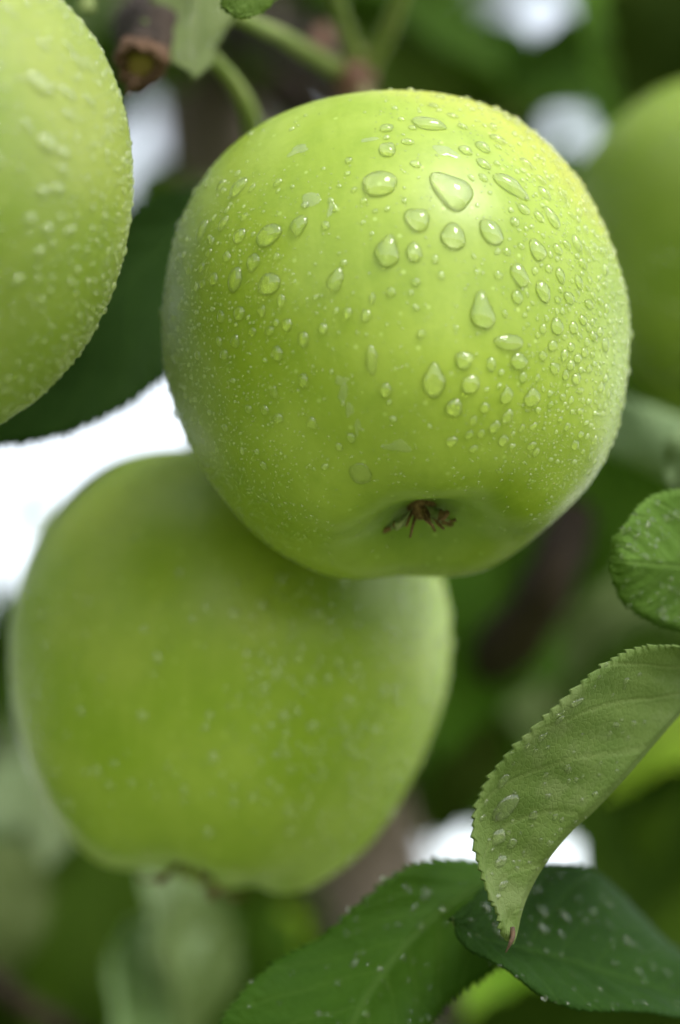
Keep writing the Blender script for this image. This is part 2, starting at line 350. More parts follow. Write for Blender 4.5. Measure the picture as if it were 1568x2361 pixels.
# ---- water drops
def dome(bvh, c, n, ax, ay, hgt, outline, rings, seg, sag=None, base=-.00004):
    """drop on a surface: outline(theta)->(a,b) multipliers along the tangent vectors ax, ay"""
    V = []; F = []
    for k in range(rings):
        rho = math.sin((k / (rings - 1)) * math.pi / 2) if rings > 2 else (0.0, 1.0)[k]
        for j in range(1 if k == 0 else seg):
            th = 2 * math.pi * j / seg; oa, ob_ = outline(th)
            q = c + ax * oa * rho + ay * ob_ * rho
            if sag is not None: q = q + sag * (1 - rho)
            hit = bvh.ray_cast(q + n * .006, -n, .02) if bvh else (q, n)
            qq = hit[0] if hit[0] is not None and (hit[0] - q).length < .0004 + .35 * max(ax.length, ay.length) else q
            h = hgt * max(0.0, 1 - rho * rho) ** .58
            V.append(qq + n * (h if k < rings - 1 else base))
    for j in range(seg): F.append((0, 1 + j, 1 + (j + 1) % seg))
    for k in range(1, rings - 1):
        o = 1 + (k - 1) * seg
        for j in range(seg): F.append((o + j, o + seg + j, o + seg + (j + 1) % seg, o + (j + 1) % seg))
    o = 1 + (rings - 2) * seg
    V.append(V[0] - n * (hgt - base * 1.0) if False else c + n * (base * 3)); F.append  # closing point below the skin
    e = len(V) - 1
    for j in range(seg): F.append((o + (j + 1) % seg, o + j, e))
    return V, F
def shape_fn(tail=0.0, tdir=90.0, seed=0, irr=.06):
    g = np.random.default_rng(seed); a2, a3, a4 = g.normal(size=3) * irr; p2, p3, p4 = g.random(3) * 6.28; td = math.radians(tdir)
    def f(th):
        k = 1 + a2 * math.cos(2 * th + p2) + a3 * math.cos(3 * th + p3) + .6 * a4 * math.cos(4 * th + p4)
        dth = math.atan2(math.sin(th - td), math.cos(th - td))
        k += tail * math.exp(-(dth / .42) ** 2)
        return math.cos(th) * k, math.sin(th) * k
    return f
def pixel_hit(ap, x, y):
    o = ap['inv'] @ CAM; q = ap['inv'] @ P(x, y, .5); dv = (q - o).normalized()
    h = ap['bvh'].ray_cast(o, dv, 2.0)
    return (h[0], h[1], dv) if h[0] is not None else None
def tangent_axes(ap, x, y, c, n, w2, h2):
    """tangent vectors on the surface that span w2 x h2 frame units seen from the viewpoint (foreshortening undone, bounded)"""
    inv3 = ap['inv'].to_3x3(); o = ap['inv'] @ CAM; dist = (c - o).dot(inv3 @ FWD)
    out = []
    for dvec, px in ((RIGHT, w2), (UP, h2)):
        L = px / FPX * dist; v = inv3 @ dvec; t = v - n * v.dot(n); ln = t.length
        out.append(t / ln * (L / max(ln, .42)))
    return out
def add_drop(ap, x, y, w_, h_, tail=0, tdir=90, hr=.33, seed=0, rings=9, seg=22, irr=.05, parent=None, name='water_droplet', mat=None, min_face=-.12):
    ht = pixel_hit(ap, x, y)
    if ht is None: return None
    c, n, dv = ht
    if n.dot(dv) > min_face: return None
    ax, ay = tangent_axes(ap, x, y, c, n, w_ / 2, h_ / 2)
    R = math.sqrt(ax.length * ay.length)
    gz = ap['inv'].to_3x3() @ Vector((0, 0, -1)); gz = gz - n * gz.dot(n)
    V, F = dome(ap['bvh'], c, n, ax, ay, min(ax.length, ay.length) * 2 * hr, shape_fn(tail, tdir, seed, irr), rings, seg, gz * R * .16)
    return mesh_obj(name, V, F, mat or WATER, parent or ap['root'])

def fine_dew(ap, pts, name='fine_droplets', parent=None):
    VV = []; FF = []
    for (c, n, r, hr, seed) in pts:
        g = random.Random(seed); a = n.orthogonal().normalized(); b = n.cross(a)
        el = 1 + g.uniform(-.2, .25); rings = 3 if r < .0004 else 5; seg = 7 if r < .0004 else 12
        V, F = dome(None, c, n, a * r * el, b * r / el, r * 2 * hr, shape_fn(0, 0, seed, .07), rings, seg, base=-.00003)
        o = len(VV); VV += V; FF += [tuple(i + o for i in f) for f in F]
    return tag(mesh_obj(name, VV, FF, DEW, parent or ap['root']), kind='stuff')

def scatter(ap, n, dens, rad, rng, sep=1.15, placed=None, facing=-.15):
    """random surface spots facing the viewer's half; dens(x,y,ndv) and rad(x,y) in frame units"""
    me = ap['me']; areas = np.array([p.area for p in me.polygons]); cen = np.array([tuple(p.center) for p in me.polygons]); nor = np.array([tuple(p.normal) for p in me.polygons])
    o = np.array(tuple(ap['inv'] @ CAM)); mw = np.array(ap['mw'])
    wpos = cen @ mw[:3, :3].T + mw[:3, 3]; rel = wpos - np.array(tuple(CAM)); dd = rel @ np.array(tuple(FWD))
    X = DW / 2 + FPX * (rel @ np.array(tuple(RIGHT))) / dd; Y = DH / 2 - FPX * (rel @ np.array(tuple(UP))) / dd
    vd = cen - o; vd /= np.linalg.norm(vd, axis=1)[:, None]; ndv = -(vd * nor).sum(1)
    wt = areas * np.array([dens(x, y, k) if k > facing else 0 for x, y, k in zip(X, Y, ndv)])
    if wt.sum() <= 0: return []
    idx = rng.choice(len(cen), size=n * 3, p=wt / wt.sum())
    out = []; placed = placed if placed is not None else []
    cell = .004; grid = {}
    def key(c): return (int(c[0] // cell), int(c[1] // cell), int(c[2] // cell))
    for c, r in placed: grid.setdefault(key(c), []).append((c, r))
    for i in idx:
        if len(out) >= n: break
        nn = Vector(nor[i]); c = Vector(cen[i]) + Vector(tuple(rng.normal(size=3) * .0006))
        h = ap['bvh'].find_nearest(c)
        if h[0] is None: continue
        c = h[0]; r = rad(X[i], Y[i]) / FPX * dd[i]
        k = key(c); ok = True
        for a in (-1, 0, 1):
            for b in (-1, 0, 1):
                for e in (-1, 0, 1):
                    for (c2, r2) in grid.get((k[0] + a, k[1] + b, k[2] + e), ()):
                        if (c - c2).length < (r + r2) * sep: ok = False; break
                    if not ok: break
                if not ok: break
            if not ok: break
        if not ok: continue
        grid.setdefault(k, []).append((c, r)); placed.append((c, r)); out.append((c, nn, r))
    return out
def place_spots(ap, spots, keep, hr, seed0, mat=None):
    """largest `keep` become drops of their own, the rest one dew mesh"""
    spots = sorted(spots, key=lambda q: -q[2]); dew = []
    for k, (c, n, r) in enumerate(spots):
        if k < keep:
            g = random.Random(seed0 + k); inv3 = ap['inv'].to_3x3(); dn = inv3 @ Vector((0, 0, -1)); dn = dn - n * dn.dot(n)
            dn = dn.normalized() if dn.length > 1e-4 else n.orthogonal().normalized(); sdv = dn.cross(n); el = g.uniform(.95, 1.22)
            V, F = dome(ap['bvh'], c, n, sdv * r / el, dn * r * el, r * 2 * hr * g.uniform(.85, 1.1), shape_fn(0, 0, seed0 + k, .05), 7, 16, dn * r * .14)
            mesh_obj('water_droplet', V, F, mat or BEAD, ap['root'])
        else: dew.append((c, n, r, hr, seed0 + k))
    if dew: fine_dew(ap, dew)

MAIN = make_apple('green_apple', [913.7565, 786.3259, 0.0402, 1.0858, 0.8713, 0.0285, 26.7444, 6.7002, 0.0045, -2.824, 0.0019, 0.8707, 0.0007, -0.0079, -0.0081, 0.0167, -0.0094, -0.0079, 0.0133, 0.0064, -0.0137, 0.4926], .441, SKIN,
    'sharp bright green apple covered in large water drops, at the centre', 190, 224, lobe_amp=.032)
LOWER = make_apple('green_apple', [522.2411, 1528.674, 0.0426, 1.0505, 0.8989, 0.0348, 13.0, -9.5279, 0.0007, 0.4273, 0.0021, -1.4595, 0.011, 0.0006, 0.0049, -0.0025, -0.0179, 0.0118, 0.012, 0.0007, 0.0049, 0.2527], .495, SKIN_B,
    'blurred green apple hanging below and behind the sharp drop-covered apple', 150, 176, .34, lobe_amp=.028, lph=-.5)
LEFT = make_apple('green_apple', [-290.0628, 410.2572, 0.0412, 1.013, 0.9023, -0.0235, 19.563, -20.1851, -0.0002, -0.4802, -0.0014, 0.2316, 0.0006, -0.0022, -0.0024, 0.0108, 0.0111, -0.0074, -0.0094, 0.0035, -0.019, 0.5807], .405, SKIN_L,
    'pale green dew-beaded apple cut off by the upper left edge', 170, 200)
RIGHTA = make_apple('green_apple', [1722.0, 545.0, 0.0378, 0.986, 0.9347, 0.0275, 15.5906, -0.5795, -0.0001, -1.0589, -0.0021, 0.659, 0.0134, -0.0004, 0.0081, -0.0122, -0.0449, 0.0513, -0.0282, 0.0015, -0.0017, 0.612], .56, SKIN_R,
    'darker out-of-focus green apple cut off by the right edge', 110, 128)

def ang_to(ap, x, y):
    """angle round the eye, in the apple's own frame, of a direction seen in the frame from the eye"""
    inv3 = ap['inv'].to_3x3(); v = inv3 @ (RIGHT * x + UP * y); return math.degrees(math.atan2(v.y, v.x))
calyx(MAIN, [(ang_to(MAIN, -.62, -.75), .0064, .0018, -.0005, .0009, .55), (ang_to(MAIN, .55, -.70), .0052, .0017, .0009, .0012, .40), (ang_to(MAIN, .95, -.1), .0040, .0026, .0006, .0014, .55),
             (ang_to(MAIN, -.95, .25), .0034, .0030, -.0005, .0019, .85), (ang_to(MAIN, .35, .9), .0034, .0030, .0008, .0017, .45)], 6, 1)
calyx(LOWER, [(ang_to(LOWER, -.85, -.2), .0085, .0062, 0, .0017, .2), (ang_to(LOWER, .9, -.3), .0095, .0068, .001, .0017, .2), (ang_to(LOWER, .1, -.9), .0055, .0070, 0, .0016, .3), (ang_to(LOWER, -.4, .8), .0055, .0060, 0, .0017, .3), (ang_to(LOWER, .6, .8), .0058, .0062, 0, .0017, .3)], 9, 2)
calyx(LEFT, [(a, .006, .003, 0, .0013, .4) for a in (10, 82, 150, 226, 300)], 6, 3)
calyx(RIGHTA, [(a, .006, .003, 0, .0013, .4) for a in (10, 82, 150, 226, 300)], 6, 4)

# drops of the sharp apple: x, y, width, height (frame units), tail, tail direction
q2 = lambda x, y, w_, h_, *a: (784 + x / 2, y / 2, w_ / 2, h_ / 2, *a)
q1 = lambda x, y, w_, h_, *a: (x / 2, y / 2, w_ / 2, h_ / 2, *a)
DROPS = [q2(185,848,170,122,.12,155), q2(522,885,178,175,.28,135), q2(358,1012,120,115), q2(523,1092,115,135,.1,120), q2(699,1072,108,125,.15,135), q2(218,1165,115,150,.12,80), q2(343,1165,75,100,.12,85),
 q2(910,1155,80,100,.1,95), q2(828,1270,88,105), q2(936,1345,70,100,.12,100), q2(817,1370,55,70), q2(658,1452,120,140,.70,92), q2(1000,1505,65,80), q2(1075,1510,45,60), q2(1056,1373,50,62), q2(1147,1402,42,50),
 q2(1100,1300,38,70), q2(1015,1270,42,80), q2(780,1578,145,78), q2(573,1660,90,85), q2(697,1680,45,75), q2(824,1667,85,80,.15,85), q2(980,1593,48,55), q2(1065,1600,35,45), q2(1127,1625,35,48), q2(1163,1635,24,35), q2(1168,1550,38,50),
 q2(990,1697,50,55), q2(1088,1745,42,58), q2(1148,1700,28,42), q2(432,1768,115,132,.55,88), q2(600,1775,90,85,.25,60), q2(210,1800,60,70), q2(145,1660,52,150), q2(767,1828,62,70,.4,90), q2(885,1838,80,82,.3,92), q2(525,1880,85,80,.2,-70),
 q2(668,1880,45,55), q2(615,1940,40,45), q2(772,1920,55,65), q2(712,1970,52,60), q2(890,1965,40,35), q2(1040,1730,32,50), q2(1027,1830,30,34), q2(1108,1800,38,30), q2(970,1865,28,30), q2(1014,1932,25,28), q2(1107,1895,32,35), q2(935,1640,42,48),
 q2(838,1975,30,40), q2(883,2055,45,40), q2(752,2030,48,55), q2(650,2000,36,45), q2(595,2005,40,45), q2(615,2070,45,35), q2(515,2035,60,50), q2(95,2185,108,95),
 q2(405,572,150,66,.2,-20), q2(215,592,75,40), q2(220,692,80,75,.2,130), q2(313,655,60,32), q2(350,757,52,38), q2(580,695,62,48,.15,170), q2(658,680,68,55), q2(660,757,62,52), q2(727,645,70,45), q2(730,680,35,26), q2(660,820,40,42),
 q2(775,850,135,95,.55,-38), q2(925,830,50,42), q2(940,893,58,58), q2(1024,910,45,45), q2(846,965,58,52), q2(918,1000,50,50), q2(980,1010,60,92,.35,125), q2(857,757,55,50), q2(1065,995,35,28), q2(1090,1122,45,75), q2(1045,1130,40,45), q2(1003,1150,42,55),
 q2(1140,1158,30,45), q2(1118,1215,40,55), q2(520,535,55,25), q2(565,585,45,30), q2(430,490,50,25), q2(335,590,40,25), q2(283,550,32,22), q2(40,740,35,35), q2(110,925,35,32), q2(218,962,28,32), q2(163,973,28,22), q2(297,925,26,34), q2(65,875,32,30), q2(35,800,30,24),
 q2(440,1195,35,50), q2(730,1268,45,40), q2(835,1135,35,32), q2(630,1253,28,28), q2(770,1160,40,40), q2(1003,1383,30,36), q2(760,1445,28,42), q2(865,1495,25,25), q2(910,1545,25,30), q2(1120,1475,40,50), q2(1102,1550,28,40), q2(1150,1290,22,40), q2(1140,1330,30,28),
 q2(1200,1390,30,40), q2(1222,1590,30,75), q2(350,1300,46,46), q2(465,1270,35,46), q2(235,1345,46,50), q2(150,1375,30,55), q2(120,1455,52,60), q2(375,1540,40,46),
 q1(1240,1085,118,112), q1(1378,1040,80,100), q1(1105,1088,58,78), q1(1032,1030,42,70), q1(932,1065,45,100), q1(1102,865,75,90), q1(1282,842,38,42), q1(1168,1210,60,90), q1(1242,1310,105,108), q1(1085,1290,65,120), q1(988,1288,38,68), q1(1545,1300,78,95,.6,80),
 q1(1298,1385,40,60), q1(1325,1498,48,62), q1(1400,1565,52,80), q1(1105,1445,52,72), q1(1208,1435,40,60), q1(1280,1630,55,75), q1(1020,1460,36,60), q1(1165,1530,36,45), q1(1245,1525,40,50), q1(1085,1575,40,65), q1(1400,1755,50,70), q1(1440,1950,55,55), q1(1265,1810,36,65), q1(1222,1890,40,50),
 q1(1128,1000,32,40), q1(1165,865,30,40), q1(965,1165,30,40), q1(930,1235,30,50), q1(875,1245,26,46), q1(1022,855,40,50), q1(935,1310,26,44)]
placed = []; nd = 0
for k, dsc in enumerate(DROPS):
    x, y, w_, h_ = dsc[:4]; tail, td = (dsc[4], dsc[5]) if len(dsc) > 4 else (0, 90)
    big = max(w_, h_) > 40
    flat = .17 if k in (56,) else (.31 if big else .33)
    o = add_drop(MAIN, x, y, w_, h_, tail, td, flat, 100 + k, 11 if big else 8, 32 if big else 20, .05)
    if o:
        nd += 1; ht = pixel_hit(MAIN, x, y); placed.append((ht[0], max(w_, h_) / 2 / FPX * .41))
for k, (x, y, w_, h_) in enumerate([(688,346,46,26),(715,462,52,34),(762,480,14,40),(786,878,30,22),(792,905,20,44),(806,945,16,40),(824,985,14,36),(920,1030,60,26),(850,322,34,14),(1030,350,50,34),(430,485,40,60),(470,420,30,40)]):
    add_drop(MAIN, x, y, w_, h_, .3, random.uniform(0, 360), .05, 900 + k, 6, 26, .22, name='water_film', mat=MIST)
def sm(a, b, x): t = min(1, max(0, (x - a) / (b - a))); return t * t * (3 - 2 * t)
def dens_mid(x, y, k):       # medium beads
    if y > 1090 or (y < 400 and x < 880): return .02 if y < 1100 else 0
    v = .25 + 2.2 * sm(1080, 1300, x) + .6 * sm(700, 500, x) * sm(420, 560, y)
    v += 1.6 * sm(.55, .15, k) * sm(950, 1100, x)
    if k < .05: v *= .25
    return v * (1 - .8 * sm(950, 1090, y))
def rad_mid(x, y): return min(13, max(4.5, random.lognormvariate(math.log(7.4), .35)))
def dens_fine(x, y, k):
    v = .35 + 1.2 * sm(1080, 1350, x) + 2.2 * sm(1150, 1300, x) * sm(900, 1000, y) * (1 - sm(1080, 1160, y)) + 1.1 * sm(760, 560, x) * sm(430, 600, y) * (1 - .5 * sm(1050, 1250, y))
    if y < 400 and x < 860: v *= .15
    if y > 1120 and 780 < x < 1250: v *= .2
    return v
def rad_fine(x, y): return min(5.0, max(1.7, random.lognormvariate(math.log(2.6), .4)))
sp = scatter(MAIN, 640, dens_mid, rad_mid, np.random.default_rng(11), 1.1, placed)
place_spots(MAIN, sp + scatter(MAIN, 5200, dens_fine, rad_fine, np.random.default_rng(12), 1.15, placed), 288 - nd, .36, 1000)

# left apple: beads all over
pl = []; n0 = 0
for k, (x, y, w_, h_) in enumerate([(92,193,58,52),(155,214,36,34),(110,330,42,48),(148,352,28,30),(205,232,24,28),(160,265,24,28),(70,505,28,30),(110,528,26,30),(90,580,26,28),(40,645,30,28),(60,285,26,26),(100,105,26,26),(158,110,26,26),(180,145,28,28),(15,20,26,26),(200,150,24,28),(145,390,22,26),(100,440,30,30),(135,435,28,28),(165,530,22,24)]):
    o = add_drop(LEFT, x, y, w_, h_, 0, 90, .24, 500 + k, 8, 20, mat=BEAD2)
    if o: n0 += 1; ht = pixel_hit(LEFT, x, y); pl.append((ht[0], w_ / 2 / FPX * .38))
def dens_l(x, y, k): return (1.0 if x > -60 else .03) * (1.0 if y > -60 else .1) * (1 + 2.0 * sm(.6, .1, k)) * (1 if k > .03 else .2)
spl = scatter(LEFT, 620, dens_l, lambda x, y: min(11, max(4.5, random.lognormvariate(math.log(6.8), .3))), np.random.default_rng(21), 1.1, pl)
place_spots(LEFT, spl + scatter(LEFT, 900, dens_l, lambda x, y: random.uniform(1.8, 4), np.random.default_rng(22), 1.1, pl), 300 - n0, .30, 3000, BEAD2)
# lower apple: soft specks, mostly on its right half
pb = []
def dens_b(x, y, k): return (.25 + 1.6 * sm(420, 760, x)) * sm(1200, 1380, y) * (1 - .7 * sm(1780, 1950, y))
spb = scatter(LOWER, 430, dens_b, lambda x, y: min(15, max(5, random.lognormvariate(math.log(8.5), .35))), np.random.default_rng(31), 1.15, pb, .0)
place_spots(LOWER, spb + scatter(LOWER, 500, dens_b, lambda x, y: random.uniform(2.5, 5), np.random.default_rng(32), 1.1, pb, .0), 300, .22, 5000, SOFT)
spr = scatter(RIGHTA, 140, lambda x, y, k: 1.0, lambda x, y: random.uniform(5, 11), np.random.default_rng(41), 1.15, [], .0)
place_spots(RIGHTA, spr, 140, .20, 6000, SOFT)

# ------------------------------------------------------------------ the tree
TREE = empty('apple_tree', (P(1000, 2361, .98).x + .12, P(900, 2361, .98).y - .1, 0), 'wet apple tree with serrated green leaves, brown trunk and twigs behind the apples', 'tree')
TL = TREE.location.copy()
def tree_tube(name, pts, radii, mat, seg=12, n=None, rough=.08, rs=0, label=None, parent=None):
    pts = [Vector(p) for p in pts]; b = pts[0].copy()
    V, F = tube([p - b for p in pts], radii, seg, n, rough, rs)
    o = mesh_obj(name, V, F, mat, parent or TREE, loc=b - TL if parent is None else None)
    if label: o['label'] = label
    return o
tr_lo = P(900, 2500, .98)
tree_tube('trunk', [TL, TL * .55 + tr_lo * .45, tr_lo, P(770, 1700, .97), P(620, 1000, .96), P(500, 400, .95), P(450, 0, .95), P(410, -500, .97), P(430, -1500, 1.02)], [.034, .03, .026, .024, .023, .021, .019, .018, .012], BARK, 28, 120, .05, 1)

# ------------------------------------------------------------------ leaves
def leaf_from_edges(name, L, M, R, top_mat, bot_mat, ns=150, nt_=9, teeth=26, amp=.0009, thick=.00035, camber=.10, upper=True, label=None, wav=.0006, seed=0, parent=None, ripple=.0002):
    """leaf through three 3D curves (left margin, midrib, right margin), a closed thin solid with saw-toothed margins"""
    g = np.random.default_rng(seed)
    Lp, Mp, Rp = (crom([tuple(P(*q)) for q in E_], ns) for E_ in (L, M, R))
    base = Mp[0].copy(); rows = []
    T = np.gradient(Mp, axis=0); T /= np.linalg.norm(T, axis=1)[:, None]
    s = np.linspace(0, 1, ns)
    jit = np.cumsum(.7 + .6 * g.random(teeth + 3)); jit = jit / jit[-1]
    def tooth(sv):
        k = np.searchsorted(jit, sv); lo = jit[k - 1] if k > 0 else 0; f = (sv - lo) / max(jit[k] - lo, 1e-6)
        return f ** 1.3 * (.6 + .5 * math.sin(k * 7.3) ** 2)
    tth = np.array([tooth(v) for v in s]) * np.minimum(1, np.minimum(s, 1 - s) * 12)
    ph = g.random(4) * 6.28; grid = np.zeros((ns, 2 * nt_ + 1, 3)); tv = np.linspace(-1, 1, 2 * nt_ + 1)
    for i in range(ns):
        lat = Rp[i] - Lp[i]; wd = np.linalg.norm(lat); nrm = np.cross(lat, T[i]); ln = np.linalg.norm(nrm); nrm = nrm / ln if ln > 1e-9 else np.array([0, 0, 1.])
        for j, t in enumerate(tv):
            E_ = Rp[i] if t > 0 else Lp[i]; a = abs(t); v = E_ - Mp[i]; vl = np.linalg.norm(v)
            p = Mp[i] + v * a
            hn = np.cross(v, T[i]) * (1 if t > 0 else -1); hl = np.linalg.norm(hn); hn = hn / hl if hl > 1e-9 else nrm
            p = p + hn * camber * vl * 4 * a * (1 - a) * .5
            p = p + hn * (wav * a * a * math.sin(s[i] * 15 + ph[0 if t > 0 else 1]) + ripple * math.sin(s[i] * 60 - a * 14) * a * (1 - a) * 4)
            if a == 1 and vl > 1e-6: p = p + (v / vl * .9 + T[i] * .5) * amp * tth[i]
            grid[i, j] = p
    du = np.gradient(grid, axis=0); dv = np.gradient(grid, axis=1); nn = np.cross(dv, du); nn /= np.maximum(np.linalg.norm(nn, axis=2, keepdims=True), 1e-9)
    A = grid - base; B = grid - nn * thick - base; W = 2 * nt_ + 1; n1 = ns * W
    V = np.vstack([A.reshape(-1, 3), B.reshape(-1, 3)]); F = []; mi = []
    for i in range(ns - 1):
        for j in range(W - 1):
            a = i * W + j; F.append((a, a + 1, a + W + 1, a + W)); mi.append(0)
            F.append((n1 + a, n1 + a + W, n1 + a + W + 1, n1 + a + 1)); mi.append(1)
    rim = [i * W for i in range(ns)] + [(ns - 1) * W + j for j in range(1, W)] + [i * W + W - 1 for i in range(ns - 2, -1, -1)] + [j for j in range(W - 2, 0, -1)]
    for k in range(len(rim)):
        a, b = rim[k], rim[(k + 1) % len(rim)]; F.append((a, b, n1 + b, n1 + a)); mi.append(9)
    # which sheet faces the viewer
    cen = grid[ns // 2, W // 2]; facing = np.dot(nn[ns // 2, W // 4], np.array(tuple(CAM)) - cen) > 0
    mi = [(0 if facing else 1) if q == 9 else q for q in mi]
    mats = [top_mat, bot_mat] if (facing == upper) else [bot_mat, top_mat]
    o = mesh_obj(name, V, F, None, parent or TREE, loc=Vector(base) - TL, mats=mats, mi=mi)
    uvl = o.data.uv_layers.new(name='UVMap'); uu = np.zeros((len(V), 2))
    uu[:n1, 0] = np.repeat(s, W); uu[:n1, 1] = np.tile((tv + 1) / 2, ns); uu[n1:] = uu[:n1]
    li = np.zeros(len(o.data.loops), int); o.data.loops.foreach_get('vertex_index', li); uvl.data.foreach_set('uv', uu[li].ravel())
    if label: o['label'] = label
    mw = Matrix.Translation(Vector(base)); b = bmesh.new(); b.from_mesh(o.data); bvh = BVHTree.FromBMesh(b); b.free()
    return dict(root=o, mw=mw, inv=mw.inverted(), bvh=bvh, me=o.data)
def leaf_drops(lf, spots, hr=.25, seed=0):
    for k, (x, y, w_, h_) in enumerate(spots): add_drop(lf, x, y, w_, h_, 0, 90, hr, seed + k, 7, 16, .08, mat=LEAFDROP, min_face=-.32)
def rand_spots(n, x0, x1, y0, y1, r0, r1, seed):
    g = random.Random(seed); out = []
    for _ in range(n):
        r = r0 * (r1 / r0) ** (g.random() ** 2); out.append((g.uniform(x0, x1), g.uniform(y0, y1), r * 2, r * 2 * g.uniform(.8, 1.2)))
    return out

# the folded, drooping leaf (pale underside towards us; its other half folds away behind)
curl = leaf_from_edges('leaf',
    [(1690,1560,.432),(1600,1500,.424),(1530,1492,.420),(1455,1503,.417),(1375,1540,.414),(1290,1608,.411),(1215,1690,.409),(1150,1775,.408),(1108,1858,.408),(1093,1945,.409),(1106,2030,.411),(1135,2098,.413),(1160,2148,.415),(1176,2172,.416)],
    [(1720,1500,.440),(1640,1570,.436),(1568,1642,.430),(1510,1708,.427),(1440,1790,.424),(1372,1862,.422),(1318,1912,.421),(1272,1965,.420),(1238,2015,.420),(1212,2066,.419),(1198,2108,.418),(1191,2140,.418),(1186,2160,.417),(1180,2176,.417)],
    [(1730,1480,.452),(1640,1540,.456),(1560,1585,.458),(1480,1650,.457),(1410,1720,.455),(1345,1790,.452),(1290,1850,.449),(1245,1905,.446),(1212,1955,.443),(1188,2010,.438),(1182,2060,.432),(1182,2110,.427),(1182,2145,.421),(1180,2174,.418)],
    LEAF_UP, LEAF_CURL, 260, 12, 44, .0010, .00035, .12, False, 'folded drooping olive-green leaf with pale underside and sharp saw-toothed edge', .0010, 3)
tip = tree_tube('leaf_tip', [P(1181,2140,.4165), P(1182,2160,.4155), P(1176,2175,.4150), P(1166,2196,.4150)], [.0005, .0004, .0003, .00012], DRY, 8, 14, .2, 5, 'dry brown curled tip of the folded leaf')
tip.parent = curl['root']; tip.location = P(1181,2140,.4165) - curl['mw'].translation
leaf_drops(curl, [(1165,1862,62,60),(1150,1930,36,40),(1185,1725,40,26),(1210,1650,36,30),(1160,1800,26,30),(1300,1580,24,26),(1350,1560,20,22),(1155,1985,26,30),(1250,1700,24,18),(1330,1620,30,20),(1290,1660,22,18),(1160,2040,20,22),(1230,1880,22,22),(1180,1945,24,26)] + rand_spots(130,1110,1500,1520,2100,3.5,8,3), .20, 7000)

# rounded leaf at the right edge
rl = leaf_from_edges('leaf',
    [(1980,1290,.47),(1900,1185,.462),(1800,1130,.452),(1690,1112,.444),(1590,1126,.437),(1510,1146,.433),(1455,1185,.430),(1420,1232,.429),(1408,1280,.430)],
    [(1985,1300,.47),(1900,1305,.464),(1800,1310,.455),(1690,1312,.447),(1600,1308,.440),(1530,1302,.435),(1480,1298,.432),(1440,1294,.429),(1406,1290,.430)],
    [(1980,1310,.47),(1900,1400,.466),(1800,1452,.456),(1700,1465,.450),(1600,1452,.445),(1520,1436,.440),(1460,1405,.435),(1424,1360,.432),(1409,1305,.430)],
    LEAF_MID, LEAF_UN, 150, 9, 40, .0007, .0004, .03, True, 'rounded dewy green leaf end at the right edge', .0008, 5)
leaf_drops(rl, rand_spots(70,1420,1568,1160,1430,4,9,8), .22, 7400)

# large dark leaf between the left apple and the centre apple
dk = leaf_from_edges('leaf',
    [(600,330,.53),(510,400,.515),(430,442,.50),(340,462,.49),(265,530,.485),(150,650,.48),(0,790,.48),(-120,900,.48),(-200,985,.485)],
    [(605,335,.53),(535,410,.512),(440,500,.498),(330,610,.488),(220,720,.482),(100,820,.480),(-20,900,.480),(-130,960,.482),(-205,990,.485)],
    [(610,345,.53),(580,520,.515),(520,690,.50),(440,805,.487),(365,876,.480),(255,957,.476),(120,1012,.475),(-40,1024,.478),(-200,995,.485)],
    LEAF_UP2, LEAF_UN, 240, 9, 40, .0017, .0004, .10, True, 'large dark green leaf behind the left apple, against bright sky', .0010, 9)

# broad dark green leaf along the bottom
bl = leaf_from_edges('leaf',
    [(1165,1998,.462),(1110,1982,.458),(1020,1986,.452),(925,2012,.447),(840,2078,.444),(750,2150,.442),(650,2210,.440),(572,2285,.438),(515,2361,.436),(500,2470,.435),(560,2580,.436)],
    [(1172,2000,.462),(1120,2030,.455),(1055,2070,.449),(990,2118,.445),(935,2175,.441),(885,2240,.437),(840,2310,.434),(795,2400,.431),(750,2480,.430),(700,2560,.430),(640,2640,.432)],
    [(1180,2004,.462),(1205,2080,.458),(1190,2160,.452),(1140,2232,.447),(1080,2272,.443),(1030,2312,.440),(985,2365,.437),(950,2430,.434),(890,2510,.432),(790,2590,.431),(650,2645,.432)],
    LEAF_UP, LEAF_UN, 210, 10, 36, .0014, .0004, .16, True, 'broad deep green leaf with fine drops along the bottom edge', .0012, 11)
leaf_drops(bl, rand_spots(110,560,1180,2010,2361,3.5,9,12), .24, 7600)

# glossy dark leaf at the lower right, tip to the left
br = leaf_from_edges('leaf',
    [(1042,2117,.428),(1075,2088,.432),(1110,2050,.438),(1150,2015,.446),(1200,1996,.452),(1265,1988,.457),(1340,2003,.461),(1410,2046,.464),(1480,2102,.466),(1560,2180,.466),(1680,2290,.464)],
    [(1043,2119,.428),(1080,2145,.430),(1120,2165,.432),(1165,2180,.434),(1220,2192,.437),(1290,2210,.440),(1360,2232,.443),(1430,2255,.446),(1500,2275,.449),(1580,2297,.452),(1690,2310,.456)],
    [(1044,2121,.428),(1068,2158,.427),(1100,2192,.426),(1145,2228,.425),(1200,2262,.425),(1270,2295,.426),(1350,2320,.428),(1430,2334,.431),(1510,2340,.435),(1590,2340,.441),(1695,2325,.452)],
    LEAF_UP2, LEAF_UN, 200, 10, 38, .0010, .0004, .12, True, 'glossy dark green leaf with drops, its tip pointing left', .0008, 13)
leaf_drops(br, [(1150,2145,26,40),(1120,2090,18,18),(1250,2100,26,26),(1300,2110,24,24),(1250,2140,24,30),(1240,2050,18,18)] + rand_spots(130,1080,1568,2010,2335,3,8,14), .26, 7800)

